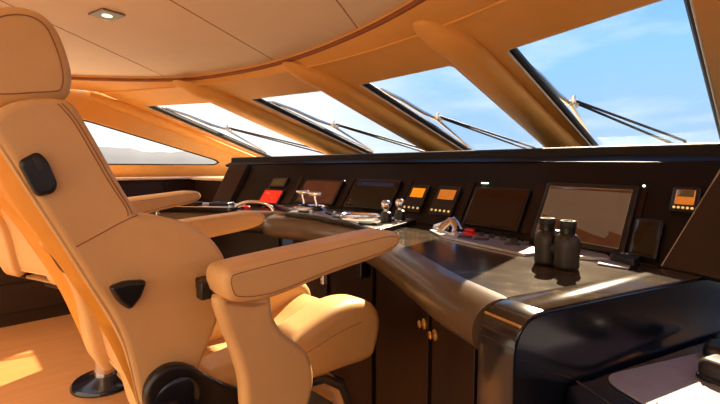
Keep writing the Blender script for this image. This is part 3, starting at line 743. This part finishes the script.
        aq = cat([V(q) for q in yz(arm, -.808)], 3)
        m_ = MB(); m_.pillow(aq, lambda u, v, w: V((fx(w), u, v)), -.80, -.90, .020, n=6); ar = m_.build('armrest', 'leather', ch, angle=75)
        m_ = MB(); m_.tube([V((fx(-.8008), a, b)) for a, b in inset(ccw(aq), .0145)], .0012, n=6, closed=True); m_.build('seam', 'stitch', ar)
        pn = [(217,296),(250,298),(269,295),(273,315),(282,331),(298,343),(309,356),(313,374),(311,392),(304,412),(285,428),(255,428),(244,412),(241,380),(232,350),(222,325)]
        pq = cat([V(q) for q in yz(pn, -.85)], 4)
        m_ = MB(); m_.pillow(pq, lambda u, v, w: V((fx(w), u, v)), -.84, -.885, .018, n=5); m_.build('arm_panel', 'leather', ch, angle=75)
        c = onX(208, 288, -.90); m_ = MB(); m_.box((fx(-.915), c.y+.01, c.z), (.09,.028,.028)); m_.box((fx(-.895), c.y-.006, c.z), (.03,.035,.04)); m_.build('arm_bolt', 'black', ch, bevel=.004)
        c = onX(324, 279, -.85); m_ = MB(); m_.lathe([(.008,-.012),(.008,.012)], (fx(-.85), c.y, c.z), (0,0,1), 12); m_.build('adjust_button', 'chrome', ar)
        # thigh bolster, with a stitched line along its flank
        m_ = MB(); m_.tube([V((fx(-.9553), a, b)) for a, b in cat([V(q) for q in yz([(262,374),(290,362),(318,346),(342,331),(362,322)], -.9553)], 4, closed=False)], .0012, n=6); m_.build('seam', 'stitch', ch)
        sb = [(206,378),(240,360),(270,346),(292,337),(315,321),(334,308),(352,301),(369,301),(378,310),(380,325),(376,346),(369,359),(345,368),(314,379),(270,394),(215,410)]
        bq = cat([V(q) for q in yz(sb, -.97)], 3)
        m_ = MB(); m_.pillow(bq, lambda u, v, w: V((fx(w), u, v)), -.955, -1.09, .035, n=6); m_.build('thigh_bolster', 'leather', ch, angle=75)
    sp_ = [(.36,.575),(.50,.585),(.66,.592),(.80,.615),(.90,.655),(.965,.67),(.985,.66),(.98,.60),(.96,.565),(.7,.567),(.36,.567)]
    m_ = MB(); m_.pillow(cat([V(q) for q in sp_], 4), YZ, -1.075, mir(-1.075), .012, n=3); m_.build('seat_cushion', 'leather', ch, angle=60)
    m_ = MB(); m_.tube([(-1.075,.45,.583),(-1.12,.62,.592),(-1.12,.80,.617),(-1.10,.92,.665)], .002, n=6); m_.build('seam', 'stitch', ch)
    # chrome footrest
    fp = onX(322, 392, -1.0)
    for X in (fp.x, mir(fp.x)):
        m_ = MB(); m_.tube([(X,.70,.53),(X,.80,.515),(X,.865,.47),(X,.92,.33),(X,.95,.24)], .026, n=12); m_.build('footrest_arm', 'chrome', ch)
    m_ = MB(); m_.box((CXC,.985,.24), (.46,.12,.02)); m_.build('footrest', 'steel', ch, bevel=.006)
    return ch
c1 = make_chair('near tan leather helm chair with winged back, headrest and padded armrests')
c2 = copy_tree(c1); c2.location = (CXC-1.36, CYC-.03, 0); c2.rotation_euler.z = .33; c2['label'] = 'far tan helm chair mostly hidden behind the near chair, chrome pedestal showing'

for o in c2.children:                        # its seat is set a little higher
    if not o.name.startswith(('base_disc', 'pedestal')): o.location += V((0, .0, .05))

# ------------------------------------------------------------------ ceiling downlight
p = onZ(107, 13.5, ZC); dlg = thing('ceiling_downlight', (p.x, p.y, ZC-.012), 'small square recessed ceiling downlight, lit warm', 'ceiling light')
R = Matrix.Rotation(math.radians(12), 3, 'Z'); D3 = lambda u, v, w: V((p.x,p.y,ZC-.001)) + R @ V((u,v,0)) - V((0,0,w))
m_ = MB(); m_.pillow(rrect(-.062,-.05,.062,.05,.006), D3, 0, .008, .002, n=2); m_.build('bezel', 'bezel', dlg)
m_ = MB(); m_.lathe([(.020,0.0085),(.020,.010),(.001,.0105)], V((p.x,p.y,ZC-.001)), (0,0,-1), n=20); m_.build('lens', 'lens', dlg)
def lamp(kind, name, loc, rot, energy, col, **kw):
    l = bpy.data.lights.new(name, kind); l.energy = energy; l.color = col
    for k, v in kw.items(): setattr(l, k, v)
    o = bpy.data.objects.new(name, l); COL.objects.link(o); o.location = loc; o.rotation_euler = rot; return o
lamp('SPOT', 'downlight_beam', (p.x, p.y, ZC-.03), (0,0,0), 6, (1,.8,.55), spot_size=math.radians(110), shadow_soft_size=.03)

for k, (x, y) in enumerate(((-3.2,-.25),(-2.2,-.55),(-1.1,-.75),(-.1,-.45),(-2.7,-1.2),(-.6,-1.25))):  # extra unseen downlights, added to light the floor and brighten the ceiling
    d = copy_tree(dlg); d.location = (x, y, ZC-.012)
    d['label'] = 'unseen ceiling downlight added to brighten the cabin, %s' % ('over the port walkway behind the chairs','behind the far chair','behind the near chair','at the starboard side behind the camera','at the aft port end of the ceiling','at the aft starboard end of the ceiling')[k]
    d['group'] = 'ceiling downlights'
    lamp('SPOT', 'downlight_beam', (x, y, ZC-.03), (0,0,0), 26, (1,.82,.58), spot_size=math.radians(100), spot_blend=.5, shadow_soft_size=.03)
dlg['group'] = 'ceiling downlights'
# ------------------------------------------------------------------ daylight
az, el = math.radians(21), math.radians(37)
sd = V((-math.sin(az)*math.cos(el), math.cos(az)*math.cos(el), math.sin(el)))
sun = lamp('SUN', 'sun', (0,0,5), (0,0,0), 10.0, (1,.78,.52), angle=math.radians(.6))
sun.rotation_euler = sd.to_track_quat('Z', 'Y').to_euler()
w = bpy.data.worlds.new('sky'); SC.world = w; w.use_nodes = True; t = w.node_tree; L = t.links.new
bg = t.nodes['Background']
tc = nd(t, 'ShaderNodeTexCoord'); sx = nd(t, 'ShaderNodeSeparateXYZ'); L(tc.outputs['Generated'], sx.inputs[0])
rp = nd(t, 'ShaderNodeValToRGB'); L(sx.outputs['Z'], rp.inputs['Fac']); e = rp.color_ramp.elements
e[0].position = 0; e[0].color = srgb(150,178,206); e[1].position = .9; e[1].color = srgb(62,116,184)
for ps, c in ((.10,srgb(140,174,212)),(.22,srgb(128,174,222)),(.40,srgb(98,152,214))): q = e.new(ps); q.color = c
# thin streaky cloud
mp = nd(t, 'ShaderNodeMapping'); mp.inputs['Scale'].default_value = (2.2,2.2,9); mp.inputs['Rotation'].default_value = (.25,.1,.4); L(tc.outputs['Generated'], mp.inputs[0])
no = nd(t, 'ShaderNodeTexNoise', Scale=1.6, Detail=7.0, Roughness=.55); L(mp.outputs[0], no.inputs['Vector'])
cr = nd(t, 'ShaderNodeMapRange'); cr.inputs['From Min'].default_value = .48; cr.inputs['From Max'].default_value = .75; cr.inputs['To Max'].default_value = .55; L(no.outputs['Fac'], cr.inputs['Value'])
m1 = nd(t, 'ShaderNodeMix', data_type='RGBA'); L(cr.outputs[0], m1.inputs[0]); L(rp.outputs[0], m1.inputs[6]); m1.inputs[7].default_value = srgb(208,216,226)
# bright haze towards port
g = math.radians(85); vd = nd(t, 'ShaderNodeVectorMath', operation='DOT_PRODUCT'); L(tc.outputs['Generated'], vd.inputs[0]); vd.inputs[1].default_value = (-math.sin(g), math.cos(g), .0)
hr = nd(t, 'ShaderNodeMapRange', interpolation_type='SMOOTHSTEP'); hr.inputs['From Min'].default_value = .60; hr.inputs['From Max'].default_value = 1.0; L(vd.outputs['Value'], hr.inputs['Value'])
m2 = nd(t, 'ShaderNodeMix', data_type='RGBA'); L(hr.outputs[0], m2.inputs[0]); L(m1.outputs[2], m2.inputs[6]); m2.inputs[7].default_value = (.92,.87,.80,1)
# warm glow astern, added to the sky to fill the cabin with light
ar_ = nd(t, 'ShaderNodeMapRange', interpolation_type='SMOOTHSTEP'); ar_.inputs['From Min'].default_value = .1; ar_.inputs['From Max'].default_value = -.5; L(sx.outputs['Y'], ar_.inputs['Value'])
m3 = nd(t, 'ShaderNodeMix', data_type='RGBA'); L(ar_.outputs[0], m3.inputs[0]); L(m2.outputs[2], m3.inputs[6]); m3.inputs[7].default_value = (1.6,1.25,.9,1)
L(m3.outputs[2], bg.inputs['Color']); bg.inputs['Strength'].default_value = 1.0

SC.view_settings.view_transform = 'Standard'; SC.view_settings.look = 'None'; SC.view_settings.gamma = 1; SC.view_settings.use_curve_mapping = False
SC.view_settings.exposure = 0.75
SC.cycles.max_bounces = 10; SC.cycles.transparent_max_bounces = 12
